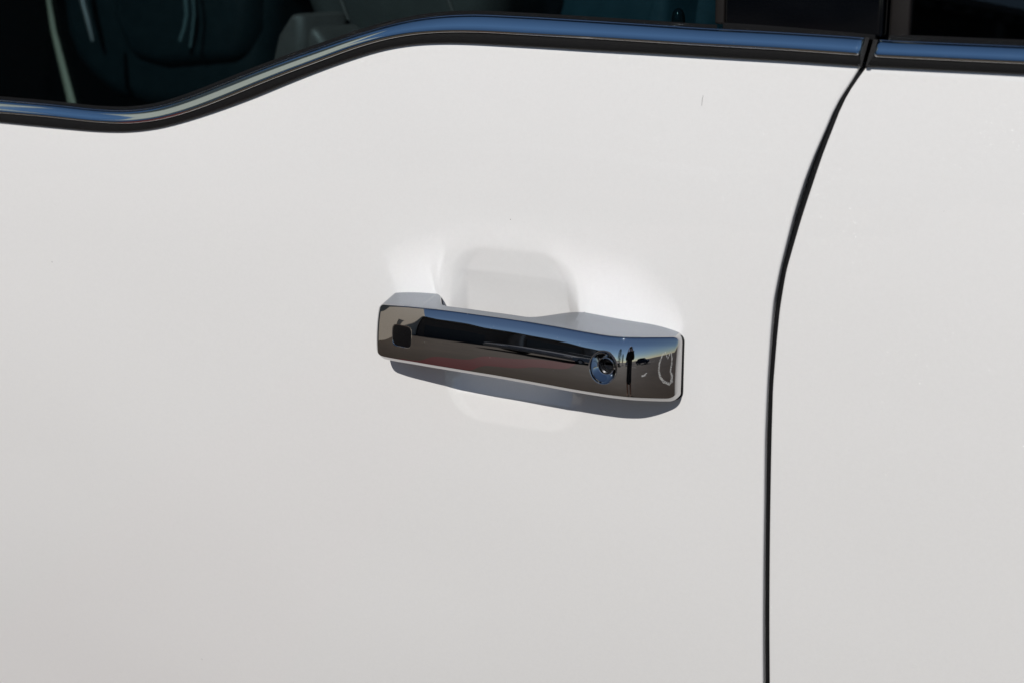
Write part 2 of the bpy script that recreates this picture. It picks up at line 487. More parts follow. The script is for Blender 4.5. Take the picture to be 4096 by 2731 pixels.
# arrow painted on the lot
ar = [(-0.09, -0.7), (0.09, -0.7), (0.09, 0.2), (0.32, 0.2), (0, 0.8), (-0.32, 0.2), (-0.09, 0.2)]
ca, sa = math.cos(R(70)), math.sin(R(70))
mesh("painted_arrow", [(4.6 + p[0]*ca - p[1]*sa, -4.2 + p[0]*sa + p[1]*ca, 0.004) for p in ar], [tuple(range(7))], WHITE_PAINT, g)

# ------------------------------------------------------------------ finger cup pressed into the front door
cupc = PS(2062, 1385)
cup_l, cup_r = PS(1778, 1290).x, PS(2338, 1330).x
cup_t, cup_b = PS(2060, 1000).z, PS(2120, 1715).z
CUP_C = Vector(((cup_l + cup_r)/2, (cup_t + cup_b)/2))
CUP_H = Vector(((cup_r - cup_l)/2, (cup_t - cup_b)/2))

CUP_D = Table([(cup_b - 0.02, 0), (cup_b, 0), (cup_b + 0.021, 0.0015), (cup_b + 0.052, 0.0125), (cup_b + 0.066, 0.0142), (cup_t - 0.066, 0.0135), (cup_t - 0.020, 0.0026), (cup_t, 0), (cup_t + 0.02, 0)], 0.0005, 5)

def ramp(u, r=0.09):
    """straight ramp from 0 to 1 with short rounded shoulders"""
    G = lambda t: 0.0 if t < 0 else (t*t/2 if t < 1 else t - 0.5)
    return (G(u + r) - G(u - r))/(2*r)

def cup(x, z):
    """finger scoop: pressed pan with a readable rim, deepest behind the grip"""
    if not (cup_b - 0.01 < z < cup_t + 0.01):
        return 0.0
    dx, v = x - CUP_C.x, (z - CUP_C.y)/CUP_H.y
    hw = CUP_H.x*(0.955 - 0.085*v)
    for dd, rc in ((cup_t - z, 0.026), (z - cup_b, 0.034)):
        if dd < rc:
            hw -= rc - math.sqrt(max(0.0, rc*rc - (rc - max(0.0, dd))**2))
    return CUP_D(z)*ramp((hw - abs(dx))/0.0115)

def wave(x, z):
    """slight waviness of a large pressed panel"""
    n = mnoise.noise(Vector((x*4.2 + 3.1, 0.0, z*6.5)))*0.0013 + mnoise.noise(Vector((x*11.0, 4.0, z*9.0 + 2.0)))*0.00022
    q = math.hypot((x - CUP_C.x)/0.16, (z - CUP_C.y)/0.09)
    return n*sstep(0.8, 1.8, q)

def skin(x, z):
    return S(x, z) + cup(x, z) + wave(x, z)

# edges as world tables
def gap_table(pts):
    w = [PS(*p) for p in pts]
    return Table([(p.z, p.x) for p in w], 0.002, 12)
GL, GR = gap_table(GAP_L), gap_table(GAP_R)
def top_table(tab, x0, x1):
    w = [PS(p, tab(p)) for p in range(x0, x1, 12)]
    return Table([(p.x, p.z) for p in w], 0.003, 2)
TF = top_table(RB_BOT, -500, 3500)
ZB, XL, XR = 0.62, -0.78, 0.72

def axis(lo, hi, coarse, fine, f0, f1):
    out = [lo]; x = lo
    while x < hi:
        d = fine if f0 <= x <= f1 else min(coarse, fine + 0.12*min(abs(x - f0), abs(x - f1)))
        x += d
        out.append(min(x, hi))
    return out

def door_skin(name, parent, front):
    """one pressed panel with rolled edges along the shut line and under the belt moulding"""
    if front:
        xs = axis(XL, GL(1.1), 0.012, 0.0011, cup_l - 0.02, cup_r + 0.02)
        au = [(x - XL)/(GL(1.1) - XL) for x in xs]
    else:
        au = [i/60 for i in range(61)]
    ztop = 1.36
    zs = axis(ZB, ztop, 0.010, 0.0011, cup_b - 0.02, cup_t + 0.02)
    bv = [(z - ZB)/(ztop - ZB) for z in zs]
    # rolled columns: (distance past the edge, depth)
    r = 0.0017
    roll = [(-r + r*math.sin(t*math.pi/2/6), r - r*math.cos(t*math.pi/2/6)) for t in range(1, 7)] + [(0.0, 0.012)]
    rows = []
    for b in [q for q in bv if q < 0.975] + [0.975, 0.985, 0.992, 0.997, 1.0, 'roll']:
        row = []
        cols = list(au)
        for a in cols:
            z = 1.1; x = 0
            bb = 1.0 if b == 'roll' else b
            for _ in range(12):
                if front:
                    x = lerp(XL, GL(z) - r, a)
                else:
                    x = lerp(GR(z) + r, XR, a)
                top = TF(x) + 0.001
                z = lerp(ZB, top, bb)
            y = (skin(x, z) if front else S(x, z) + wave(x, z)) + 0.0018*max(0.0, 1 - (top - z)/0.085)**2
            y += 0.0004*math.exp(-(top - z)/0.001)
            if b == 'roll':
                y += 0.012
            row.append(Vector((x, y, z)))
        # rolled edge along the shut line
        idx, sgn = (-1, 1) if front else (0, -1)
        p = row[idx]
        t = GL if front else GR
        slope = (t(p.z + 0.004) - t(p.z - 0.004))/0.008
        n = Vector((sgn, 0, -sgn*slope)).normalized()
        ext = [p + n*(r + d) + Vector((0, dep, 0)) for d, dep in roll]
        row = row + ext if front else list(reversed(ext)) + row
        rows.append(row)
    return loft(name, rows, PAINT, parent, sharp=55)

front = empty("front_door", AIM + Vector((0, 0, -0.5)), "white pearl front door with chrome handle and dipping chrome window trim, left of the shut line", "car door")
rear = empty("rear_door", Vector((0.45, 0, 0.6)), "plain white pearl rear door right of the black shut line", "car door")
door_skin("door_panel", front, True)
door_skin("door_panel", rear, False)

# small marks in the paint
MARK = simple("scuff", (0.16, 0.155, 0.15), 0.8, noise=0.4, nscale=2000)
def mark(pts, w):
    v = []
    for px, py in pts:
        p = PS(px, py)
        y = skin(p.x, p.z) + 0.0018*max(0.0, 1 - (TF(p.x) + 0.001 - p.z)/0.085)**2 - 0.00003
        v += [Vector((p.x - w, y, p.z)), Vector((p.x + w, y, p.z))]
    mesh("paint_scratch", v, [(2*i, 2*i + 1, 2*i + 3, 2*i + 2) for i in range(len(pts) - 1)], MARK, front, smooth=False)
mark([(2808, 384), (2809, 388), (2806, 398), (2804, 425)], 0.00013)

# ------------------------------------------------------------------ belt mouldings
def belt(parent, x0, x1t, x1b, x1r, s0t=None, s0b=None, s0r=None, n=240, endcap=1):
    """rubber strip and chrome strip lofted along the measured rails"""
    s0t = x0 if s0t is None else s0t; s0b = x0 if s0b is None else s0b; s0r = x0 if s0r is None else s0r
    chrome_rows, rub_rows = [], []
    us = [i/n for i in range(n + 1)]
    for u in us:
        pt, pb, pr = lerp(s0t, x1t, u), lerp(s0b, x1b, u), lerp(s0r, x1r, u)
        # roll the ends of the chrome strip inwards
        e = 0.0
        if endcap:
            de = (1 - u)*(x1t - s0t)/4700.0
            e = 0.0022*max(0, 1 - de/0.0028)**2
            if s0t > 1000:
                ds = u*(x1t - s0t)/4700.0
                e += 0.0022*max(0, 1 - ds/0.0028)**2
        ey = Vector((0, e, 0))
        T = PS(pt, CH_TOP(pt), 0.0008); B = PS(pb, CH_BOT(pb), -0.0055)
        ax = (PS(pb + 4, CH_BOT(pb + 4), -0.0055) - B).normalized()
        w = (T - B)
        nrm = w.cross(ax).normalized()
        if nrm.y > 0: nrm = -nrm
        row = []
        # under-lip, lip round, face with slight crown, top round, return
        row.append(B + Vector((0, 0.007, 0.0004)))
        row.append(B + Vector((0, 0.0022, -0.0002)))
        prof = [(0.0, -0.0007), (0.014, -0.00012), (0.028, 0.00046), (0.042, 0.00104), (0.056, 0.0013), (0.085, 0.0011), (0.22, 0.00085), (0.34, 0.0011), (0.48, 0.00125), (0.62, 0.0012),
                (0.74, 0.0010), (0.83, 0.0006), (0.885, 0.00015), (0.91, -0.0003), (0.93, -0.00035), (0.96, -0.0003), (0.985, -0.0006), (1.0, -0.0016)]
        for t, h in prof:
            row.append(B + w*t + nrm*h)
        row.append(T + Vector((0, 0.008, -0.0005)))
        chrome_rows.append([p + ey for p in row])
        C = PS(pr, RB_BOT(pr), -0.0010)
        D = PS(lerp(pr, pb, 1.0), CH_BOT(pb), -0.0040)
        up = (D - C)
        rr = [C + Vector((0, 0.008, 0.0006)), C + Vector((0, 0.0012, -0.0001)), C + Vector((0, 0.0002, 0.0003)), C + up*0.12 + Vector((0, -0.0003, 0)),
              C + up*0.4 + Vector((0, -0.0006, 0)), C + up*0.75 + Vector((0, -0.0004, 0)), C + up*1.02, C + up*1.06 + Vector((0, 0.006, 0))]
        rub_rows.append(rr)
    m = loft("belt_moulding", chrome_rows, CHROME_TRIM, parent, caps=True, sharp=70)
    m.data.materials.append(TRIM_EDGE)
    ncf = len(chrome_rows[0]) - 1
    for i, p in enumerate(m.data.polygons):        # the rolled edges of the strip are satin, not mirror finished
        if len(p.vertices) == 4 and i % ncf in (2, 3, 4, ncf - 5, ncf - 4, ncf - 3, ncf - 2):
            p.material_index = 1
    loft("rubber_strip", rub_rows, RUBBER, m, caps=True, sharp=50)
    return m
belt(front, -500, 3461, 3436, 3444, n=420)
belt(rear, 3511, 4900, 4900, 4900, 3511, 3491, 3468, n=140)
# slanted black ends of the moulding carriers
for parent, pts in ((front, [(3462, 150), (3478, 152), (3446, 268), (3430, 266), (3437, 226)]), (rear, [(3494, 158), (3512, 160), (3492, 230), (3478, 268), (3462, 268)])):
    v = [PS(x, y, -0.002) for x, y in pts] + [PS(x, y, 0.012) for x, y in pts]
    k = len(pts)
    mesh("moulding_end", v, [tuple(range(k)), tuple(range(2*k - 1, k - 1, -1))] + [(i, (i + 1) % k, k + (i + 1) % k, k + i) for i in range(k)], RUBBER, parent, smooth=False)

# ------------------------------------------------------------------ windows, sealing strips and pillar covers
def slab(name, pts, off, thick, mat, parent, smooth=False, bev=0.0):
    """panel following the door skin, outline in photograph pixels"""
    v = [PS(x, y, off) for x, y in pts] + [PS(x, y, off) + Vector((0, thick, 0)) for x, y in pts]
    k = len(pts)
    o = mesh(name, v, [tuple(range(k)), tuple(range(2*k - 1, k - 1, -1))] + [(i, (i + 1) % k, k + (i + 1) % k, k + i) for i in range(k)], mat, parent, smooth=False)
    if bev > 0:
        bm = bmesh.new(); bm.from_mesh(o.data)
        ed = [e for e in bm.edges if all(abs((v.co - PS(*pts[0], off)).y) < 0.2 for v in e.verts)]
        bmesh.ops.bevel(bm, geom=ed, offset=bev, segments=3, profile=0.5, affect='EDGES')
        bm.to_mesh(o.data); bm.free()
        o.data.polygons.foreach_set("use_smooth", [True]*len(o.data.polygons))
        o.data.set_sharp_from_angle(angle=R(40))
    return o

YT = -420
def strip_between(x0, x1, upper, lower, step=40):
    xs = []
    x = x0
    while x < x1:
        xs.append(x); x += step
    xs.append(x1)
    return [(x, upper(x)) for x in xs] + [(x, lower(x)) for x in reversed(xs)]

# front window pane as a grid sheet with thickness
def pane(name, x0, x1, off, mat, parent):
    n, k = 60, 8
    rows = []
    for j in range(k + 1):
        rows.append([PS(lerp(x0, x1, i/n), lerp(YT, CH_TOP(lerp(x0, x1, i/n)) + 14, j/k), off) for i in range(n + 1)])
    back = [[p + Vector((0, 0.004, 0)) for p in r] for r in rows]
    v = [p for r in rows for p in r] + [p for r in back for p in r]
    nc = n + 1; base = (k + 1)*nc
    f = grid_faces(k + 1, nc) + grid_faces(k + 1, nc, base=base)
    rim = [j for j in range(nc)] + [r*nc + n for r in range(1, k + 1)] + [k*nc + n - j for j in range(1, nc)] + [(k - r)*nc for r in range(1, k)]
    for a, b in zip(rim, rim[1:] + rim[:1]):
        f.append((a, b, base + b, base + a))
    return mesh(name, v, f, mat, parent, True, 30)
pane("window_pane", -500, 2890, 0.013, GLASS, front)
pane("window_pane", 3600, 4900, 0.013, GLASS_DARK, rear)
# felt sweeps between glass and chrome
def sweep(name, parent, x0, x1, h, off, mat, n=200, drop=16):
    rows = []
    for i in range(n + 1):
        p = lerp(x0, x1, i/n)
        c = CH_TOP(p)
        rows.append([PS(p, c + drop, off), PS(p, c - h*0.55, off - 0.0005), PS(p, c - h*0.9, off + 0.0007), PS(p, c - h, off + 0.003), PS(p, c + drop, off + 0.004)])
    return loft(name, rows, mat, parent, caps=True, sharp=50)
sweep("felt_sweep", front, -500, 2868, 13, 0.0075, FELT)
sweep("felt_sweep", rear, 3560, 4900, 22, 0.0075, FELT, n=80)
slab("window_channel", [(2868, YT), (2912, YT), (2897, 100), (2858, 98)], 0.009, 0.012, BROWN_TRIM, front, bev=0.0015)
slab("pillar_cover", [(2908, YT), (3562, YT), (3527, 152), (3500, 150), (2896, 112)], 0.004, 0.012, GLOSS_BLACK, front, bev=0.0022)
slab("cover_seal", strip_between(2890, 3500, lambda x: lerp(93, 141, ((x - 2890)/610)**1.2), lambda x: CH_TOP(x) + 10), 0.0028, 0.006, FELT, front, bev=0.0008)
slab("pillar_trim", [(3586, YT), (3672, YT), (3636, 160), (3552, 158)], 0.008, 0.012, BROWN_TRIM, rear, bev=0.002)

# rubber seal seen in the shut line, and its dark jamb
rows = []
ZGAP = PS(3452, 276).z
zz = [ZB + (ZGAP - ZB)*i/160 for i in range(161)]
for z in zz:
    x = GR(z); y = S(x, z)
    w = 0.0052
    c = Vector((x - 0.0020, y + 0.0085, z))
    rows.append([c + Vector((-w*math.cos(t)*0.62, -w*math.sin(t)*0.9, 0)) for t in [math.pi*k/8 for k in range(9)]] + [c + Vector((0.004, 0.010, 0)), c + Vector((-0.004, 0.010, 0))])
loft("door_seal", rows, RUBBER_SMOOTH, rear, closed=True, caps=True, sharp=70)
rows = [[Vector((GL(z) - 0.03, S(0.3, z) + 0.030, z)), Vector((GR(z) + 0.03, S(0.3, z) + 0.030, z)), Vector((GR(z) + 0.03, S(0.3, z) + 0.034, z)), Vector((GL(z) - 0.03, S(0.3, z) + 0.034, z))] for z in [ZB + (1.345 - ZB)*i/60 for i in range(61)]]
loft("door_jamb", rows, RUBBER_SMOOTH, rear, closed=True, caps=True, sharp=50)
slab("pillar_jamb", [(3480, YT), (3640, YT), (3600, 175), (3470, 175)], 0.024, 0.01, RUBBER_SMOOTH, rear)
# stalk of the inside lock
kb = PS(2712, 110, 0.055)
tube("lock_knob", [kb + Vector((0, 0, h)) for h in (0.0, 0.006, 0.010, 0.0125, 0.0138)], [0.0052, 0.0050, 0.0044, 0.003, 0.0008], KNOB, front, seg=14)

# ------------------------------------------------------------------ the door handle
CROWN_T, CROWN_M = 0.0, 0.0
Dpx = Table([(1490, .0235), (1560, .0295), (1700, .0350), (1900, .0378), (2100, .0382), (2300, .0380), (2430, .0368), (2515, .0334), (2595, .0258), (2670, .0165), (2725, .0080)], 4, 60)
HH = 0.0213
def crown(t):
    """how far the face falls back from its nominal depth, at t=-1 bottom .. +1 top"""
    return HH*(0.105*t + 0.10*t*t + 0.06*t**4)
ft = [(1505, 1217), (1600, 1224), (1700, 1233), (1846, 1251), (2038, 1277), (2229, 1307), (2357, 1331), (2452, 1346), (2548, 1347), (2644, 1343), (2722, 1343)]
fb = [(1505, 1434), (1562, 1446), (1685, 1466), (1807, 1487), (1960, 1511), (2160, 1547), (2259, 1566), (2392, 1588), (2491, 1600), (2590, 1606), (2722, 1609)]
def hp(px, py, top):
    d = Dpx(px) - (crown(1.0) if top else crown(-1.0))
    p = PXY(px, py, -d)
    for _ in range(4):
        p = PXY(px, py, S(p.x, p.z) - d)
    return p, d
wt = [hp(*p, True)[0] for p in ft]; wb = [hp(*p, False)[0] for p in fb]
HX0, HX1 = 0.5*(wt[0].x + wb[0].x), 0.5*(wt[-1].x + wb[-1].x)
ZT = Table([(p.x, p.z) for p in wt], 0.001, 150); ZBt = Table([(p.x, p.z) for p in wb], 0.001, 150)
DX = Table([(PXY(px, 1400, -Dpx(px)).x, Dpx(px)) for px in range(1490, 2726, 5)], 0.001, 8)
EDGE = 0.0035
def hz(x):
    """top and bottom of the face at x, with the corners rounded in elevation"""
    zt, zb = ZT(x), ZBt(x)
    for dd, rt, rb in ((x - HX0, 0.0065, 0.0085), (HX1 - x, 0.0048, 0.0062)):
        for top, rc in ((True, rt), (False, rb)):
            if dd < rc:
                k = rc - math.sqrt(max(0, rc*rc - (rc - dd)**2))
                if top: zt -= k
                else: zb += k
    return zt, zb
def hd(x):
    d = DX(x)
    dl = x - HX0
    if dl < 0.005:
        d -= 0.005 - math.sqrt(max(0, 0.005**2 - (0.005 - dl)**2))
    dr = HX1 - x
    if dr < 0.0025:
        d -= 0.0025 - math.sqrt(max(0, 0.0025**2 - (0.0025 - dr)**2))
    return d
def face_pt(x, z):
    zt, zb = ZT(x), ZBt(x)
    t = (z - 0.5*(zt + zb))/(0.5*(zt + zb) - zb)
    t = max(-1.1, min(1.1, t))
    return Vector((x, S(x, z) - (hd(x) - crown(t)), z))
def face_n(x, z):
    e = 0.0008
    a = face_pt(x + e, z) - face_pt(x - e, z); b = face_pt(x, z + e) - face_pt(x, z - e)
    n = a.cross(b).normalized()
    return n if n.y < 0 else -n

xl1 = PS(1768, 1180).x
xr1 = PS(2352, 1262).x
def back(x):
    """distance of the handle's back from the door"""
    thick = 0.0135
    b = max(0.0, hd(x) - thick)
    m = sstep(xl1 - 0.004, xl1 + 0.015, x)
    q = 1 - sstep(xr1 - 0.040, xr1 - 0.002, x)
    return b*min(m, 1.0)*q

NF = 30
rows = []
stn = []
x = HX0
while x < HX1:
    stn.append(x)
    dd = min(x - HX0, HX1 - x)
    x += 0.0004 if dd < 0.006 else 0.0013
stn.append(HX1)
DRAFT = 0.12
for x in stn:
    zt, zb = hz(x)
    d0 = hd(x)
    bk = back(x)
    zm = 0.5*(zt + zb)
    ys = S(x, zm)
    on_wall = bk < 1e-5
    yb = ys - bk if not on_wall else ys + 0.004
    def yf(z):
        return face_pt(x, z).y
    dep = d0 - crown(1.0) - bk
    # section polygon (y, z): back-top, front-top, face..., front-bottom, back-bottom
    p0 = (yb, zt + (DRAFT + 0.11*(1 - sstep(HX0, xl1 + 0.012, x)))*max(0.0, dep) + 0.0008); p1 = (yf(zt), zt)
    poly = [p0] + [(lerp(p0[0], p1[0], t), lerp(p0[1], p1[1], t)) for t in (0.30, 0.50, 0.66)] + [p1]
    rad = [0.0014 if not on_wall else 0.0002, 0, 0, 0, EDGE*0.8]
    hh = zt - zb
    for k in range(1, NF):
        z = zt - hh*lerp(0.11, 0.90, (k - 1)/(NF - 2))
        poly.append((yf(z), z)); rad.append(0)
    poly.append((yf(zb + 0.0034), zb + 0.0034)); rad.append(0.0007)
    poly.append((yf(zb) + min(0.0030, 0.5*max(0.0, d0 - bk)), zb)); rad.append(0.0009)
    poly.append((yb, zb - 0.04*max(0.0, dep))); rad.append(0.0014 if not on_wall else 0.0002)
    sec = fillet(poly, rad, 6)
    rows.append([Vector((x, p.x, p.y)) for p in sec])
nc = len(rows[0])
hv = [p for r in rows for p in r]
hf = grid_faces(len(rows), nc, True)
hf.append(tuple(range(nc))); hf.append(tuple((len(rows) - 1)*nc + j for j in range(nc)))

# openings in the face for the lock and the touch sensor: cut the grid, then stitch it to a smooth rim
def face_at(px, py):
    p = PXY(px, py, -0.035)
    for _ in range(8):
        p = PXY(px, py, face_pt(p.x, p.z).y)
    return p
LOCK = face_at(2411, 1470)
LR = 0.5*(face_at(2467, 1470).x - face_at(2355, 1470).x)
LE = 1.16
SENS = face_at(1607, 1346)
SW = 0.5*(face_at(1645, 1346).x - face_at(1569, 1346).x)
SH = 0.5*(face_at(1607, 1303).z - face_at(1607, 1388).z)

def rim_lock(a):
    r = 1/math.hypot(math.cos(a), math.sin(a)/LE)
    return (LOCK.x + LR*r*math.cos(a), LOCK.z + LR*r*math.sin(a))
def rim_sens(a):
    n = 4.6
    c, s = math.cos(a), math.sin(a)
    r = (abs(c)**n + abs(s)**n)**(-1/n)
    return (SENS.x + SW*r*c, SENS.z + SH*r*s)

def cut(faces, verts, ctr, rim, scale):
    keep, gone = [], []
    for f in faces:
        if len(f) == 4:
            c = sum((verts[i] for i in f), Vector())/4
            if c.y < S(c.x, c.z) - back(c.x) - 0.004 and abs(c.y - face_pt(c.x, c.z).y) < 0.0012:
                a = math.atan2(c.z - ctr.z, c.x - ctr.x)
                q = rim(a)
                if math.hypot(c.x - ctr.x, c.z - ctr.z) < scale*math.hypot(q[0] - ctr.x, q[1] - ctr.z) + 0.0006:
                    gone.append(f); continue
        keep.append(f)
    edges = {}
    for f in gone:
        for a, b in zip(f, f[1:] + f[:1]):
            k = (min(a, b), max(a, b))
            edges[k] = edges.get(k, 0) + 1
    nxt = {}
    for (a, b), n in edges.items():
        if n == 1:
            nxt.setdefault(a, []).append(b); nxt.setdefault(b, []).append(a)
    start = next(iter(nxt)); loop = [start]; prev = None; cur = start
    while True:
        c = [v for v in nxt[cur] if v != prev]
        prev, cur = cur, c[0]
        if cur == start: break
        loop.append(cur)
    rings = [loop]
    for s in (0.66, 0.33, 0.0):
        ring = []
        for i in loop:
            v = verts[i]
            a = math.atan2(v.z - ctr.z, v.x - ctr.x)
            q = rim(a)
            xx, zz_ = lerp(q[0], v.x, s), lerp(q[1], v.z, s)
            verts.append(face_pt(xx, zz_)); ring.append(len(verts) - 1)
        rings.append(ring)
    # rounded lip turning into the opening
    for k, (ins, dep) in enumerate(((0.00012, 0.00004), (0.00035, 0.00022), (0.00045, 0.0006), (0.0005, 0.0014))):
        ring = []
        for i in rings[3]:
            v = verts[i]
            d = Vector((v.x - ctr.x, 0, v.z - ctr.z)).normalized()
            verts.append(v - d*ins + Vector((0, dep, 0))); ring.append(len(verts) - 1)
        rings.append(ring)
    n = len(loop)
    for r0, r1 in zip(rings, rings[1:]):
        for i in range(n):
            keep.append((r0[i], r0[(i + 1) % n], r1[(i + 1) % n], r1[i]))
    return keep
hf = cut(hf, hv, LOCK, rim_lock, 1.12)
hf = cut(hf, hv, SENS, rim_sens, 1.12)
SM = face_at(2652, 1478)
CHROME = chrome_mat("handle_chrome", rough=0.004)
SATIN = chrome_mat("handle_satin_chrome", base=(0.34, 0.36, 0.39), rough=0.14)
handle = mesh("door_handle", hv, hf, CHROME, front, True, 48, mats=[CHROME, SATIN])
for p in handle.data.polygons:          # ledges on top of the mounts and the grip are satin finished
    if p.normal.z > 0.90:
        p.material_index = 1
# dried polish residue on the end of the face
sm = [(1800, 622), (1770, 680), (1742, 760), (1735, 850), (1752, 930), (1800, 985), (1862, 1012), (1888, 985), (1892, 900), (1874, 855), (1890, 770), (1893, 690), (1881, 615), (1864, 655), (1842, 708), (1826, 660), (1812, 620)]
smw = [0.3, 0.5, 0.6, 0.7, 0.9, 1.3, 1.4, 1.1, 0.8, 0.5, 0.5, 0.4, 0.25, 0.4, 0.4, 0.4, 0.25]
pts = [face_at(2060 + x*0.3316, 1200 + y*0.3316) for x, y in sm]
rws = []
for i, p in enumerate(pts):
    a_, b_ = pts[max(0, i - 1)], pts[min(len(pts) - 1, i + 1)]
    t_ = (b_ - a_).normalized(); n_ = Vector((t_.z, 0, -t_.x)).normalized()*0.0007*smw[i]
    row = []
    for k, dep in ((-1, 0.00002), (-0.5, 0.00007), (0, 0.00009), (0.5, 0.00007), (1, 0.00002)):
        q = face_pt(p.x + n_.x*k, p.z + n_.z*k)
        row.append(q + Vector((0, -dep, 0)))
    rws.append(row)
SMEAR, nt_, b_, o_ = mat_new("polish_residue")
b_.inputs["Base Color"].default_value = (0.62, 0.61, 0.59, 1); b_.inputs["Roughness"].default_value = 0.9
n1_ = nt_.nodes.new("ShaderNodeTexNoise"); n1_.inputs["Scale"].default_value = 1400; n1_.inputs["Detail"].default_value = 4
tc_ = nt_.nodes.new("ShaderNodeTexCoord"); nt_.links.new(tc_.outputs["Object"], n1_.inputs["Vector"])
mr_ = nt_.nodes.new("ShaderNodeMapRange"); mr_.inputs["From Min"].default_value = 0.35; mr_.inputs["From Max"].default_value = 0.7
mr_.inputs["To Min"].default_value = 0.12; mr_.inputs["To Max"].default_value = 0.6
nt_.links.new(n1_.outputs["Fac"], mr_.inputs["Value"]); nt_.links.new(mr_.outputs["Result"], b_.inputs["Alpha"])
loft("polish_smear", rws, SMEAR, handle)
tag(handle, "long mirror chrome pull handle with key lock and black touch pad")

# lock: dished chrome cup, dark sleeve and key plug
CUPCHROME = chrome_mat("lock_chrome", rough=0.01)
ln = face_n(LOCK.x, LOCK.z)
ln = (ln + Vector((0.0, -1.0, 0.0))).normalized()
la = Vector((1, 0, 0)); la = (la - ln*la.dot(ln)).normalized(); lb = ln.cross(la)
lb = lb if lb.z > 0 else -lb
NS = 72
def lathe(prof, first=None):
    rows = []
    if first:
        rows.append(first)
    for r, d in prof:
        rows.append([LOCK - ln*d + (la*math.cos(2*math.pi*k/NS) + lb*math.sin(2*math.pi*k/NS)*lerp(1.0, LE, max(0, min(1, (r/LR - 0.56)/0.36))))*r for k in range(NS)])
    return rows
ang = []
first = []
for k in range(NS):
    dirv = la*math.cos(2*math.pi*k/NS) + lb*math.sin(2*math.pi*k/NS)*LE
    a = math.atan2(dirv.z, dirv.x)
    q = rim_lock(a)
    p = face_pt(q[0], q[1])
    d = Vector((p.x - LOCK.x, 0, p.z - LOCK.z)).normalized()
    first.append(p - d*0.00048 + Vector((0, 0.0008, 0)))
lockp = loft("lock_cup", lathe([(LR*0.935, 0.0014), (LR*0.90, 0.0021), (LR*0.82, 0.0033), (LR*0.73, 0.0045), (LR*0.64, 0.0056), (LR*0.60, 0.0061), (LR*0.575, 0.0062), (LR*0.555, 0.0060), (LR*0.54, 0.0062), (LR*0.525, 0.0075), (LR*0.515, 0.0150)], first), CUPCHROME, handle, closed=True, sharp=60)
loft("lock_sleeve", lathe([(LR*0.515, 0.0118), (LR*0.47, 0.0116), (LR*0.45, 0.0119), (LR*0.44, 0.0140), (LR*0.44, 0.0180)]), BLACK_PLASTIC, handle, closed=True, sharp=50)
# key plug with its slot left open
plug = []
fc = []
R0 = LR*0.438
ring_o = [(R0*math.cos(2*math.pi*k/48), R0*math.sin(2*math.pi*k/48)) for k in range(48)]
def slot(a):
    c, s = math.cos(a), math.sin(a); n = 8
    r = (abs(c/0.0038)**n + abs(s/0.0011)**n)**(-1/n)
    return (r*c, r*s)
ring_i = [slot(2*math.pi*k/48) for k in range(48)]
LQ = lambda u, v, d: LOCK - ln*d + la*u + lb*v
plug = [[LQ(*p, 0.0185) for p in ring_o], [LQ(*p, 0.0140) for p in ring_o], [LQ(p[0]*0.93, p[1]*0.93, 0.0136) for p in ring_o], [LQ(*p, 0.0137) for p in ring_i], [LQ(*p, 0.0175) for p in ring_i]]
loft("key_plug", plug, DARK_METAL, handle, closed=True, sharp=40)
loft("key_slot", [[LQ(*p, 0.0170) for p in ring_i], [LQ(p[0]*0.05, p[1]*0.05, 0.0171) for p in ring_i]], BLACK_PLASTIC, handle, closed=True, caps=True)

# touch sensor: black pad sunk a hair below the face
rws = []
for s, dep in ((0.985, 0.0012), (0.975, 0.0007), (0.95, 0.00055), (0.85, 0.0005), (0.6, 0.00045), (0.3, 0.0004), (0.02, 0.0004)):
    row = []
    for k in range(64):
        q = rim_sens(2*math.pi*k/64)
        p = face_pt(lerp(SENS.x, q[0], s), lerp(SENS.z, q[1], s))
        row.append(p + Vector((0, dep, 0)))
    rws.append(row)
v = [p for r in rws for p in r]
f = grid_faces(len(rws), 64, True)
f.append(tuple((len(rws) - 1)*64 + k for k in range(64)))
pad = mesh("touch_pad", v, f, PAD_BLACK, handle, True, 60)

# rubber gaskets under the two mounts
def gasket(x0, x1, t, dr, dt):
    zt0 = max(ZT(x0), ZT(x1)); 
    pts = []
    for xx in (x0, x1):
        pass
    za = ZT(x0) + dr[0]*(DX(max(x0, HX0)) - crown(1.0)) + 0.0008; zb_ = ZT(x1) + dr[1]*(DX(min(x1, HX1)) - crown(1.0)) + 0.0008
    poly = [(x0, ZBt(x0) - 0.0012), (x1, ZBt(x1) - 0.0012), (x1, zb_ + dt), (x0, za + dt)]
    out = fillet(poly, [0.006, 0.007, 0.006, 0.006], 8)
    rws = [[Vector((p.x, S(p.x, p.y) + 0.003, p.y)) for p in out], [Vector((p.x, S(p.x, p.y) - t, p.y)) for p in out]]
    c = sum((Vector((p.x, p.y)) for p in out), Vector((0, 0)))/len(out)
    rws.append([Vector((lerp(c.x, p.x, 0.985), S(p.x, p.y) - t - 0.0004, lerp(c.y, p.y, 0.985))) for p in out])
    loft("gasket", rws, RUBBER_SMOOTH, handle, closed=True, caps=True, sharp=50)
gasket(xr1 + 0.004, HX1 + 0.0007, 0.0014, (DRAFT, DRAFT), -0.0005)
gasket(HX0 + 0.001, xl1 + 0.0005, 0.0006, (DRAFT + 0.11, DRAFT + 0.02), -0.0007)

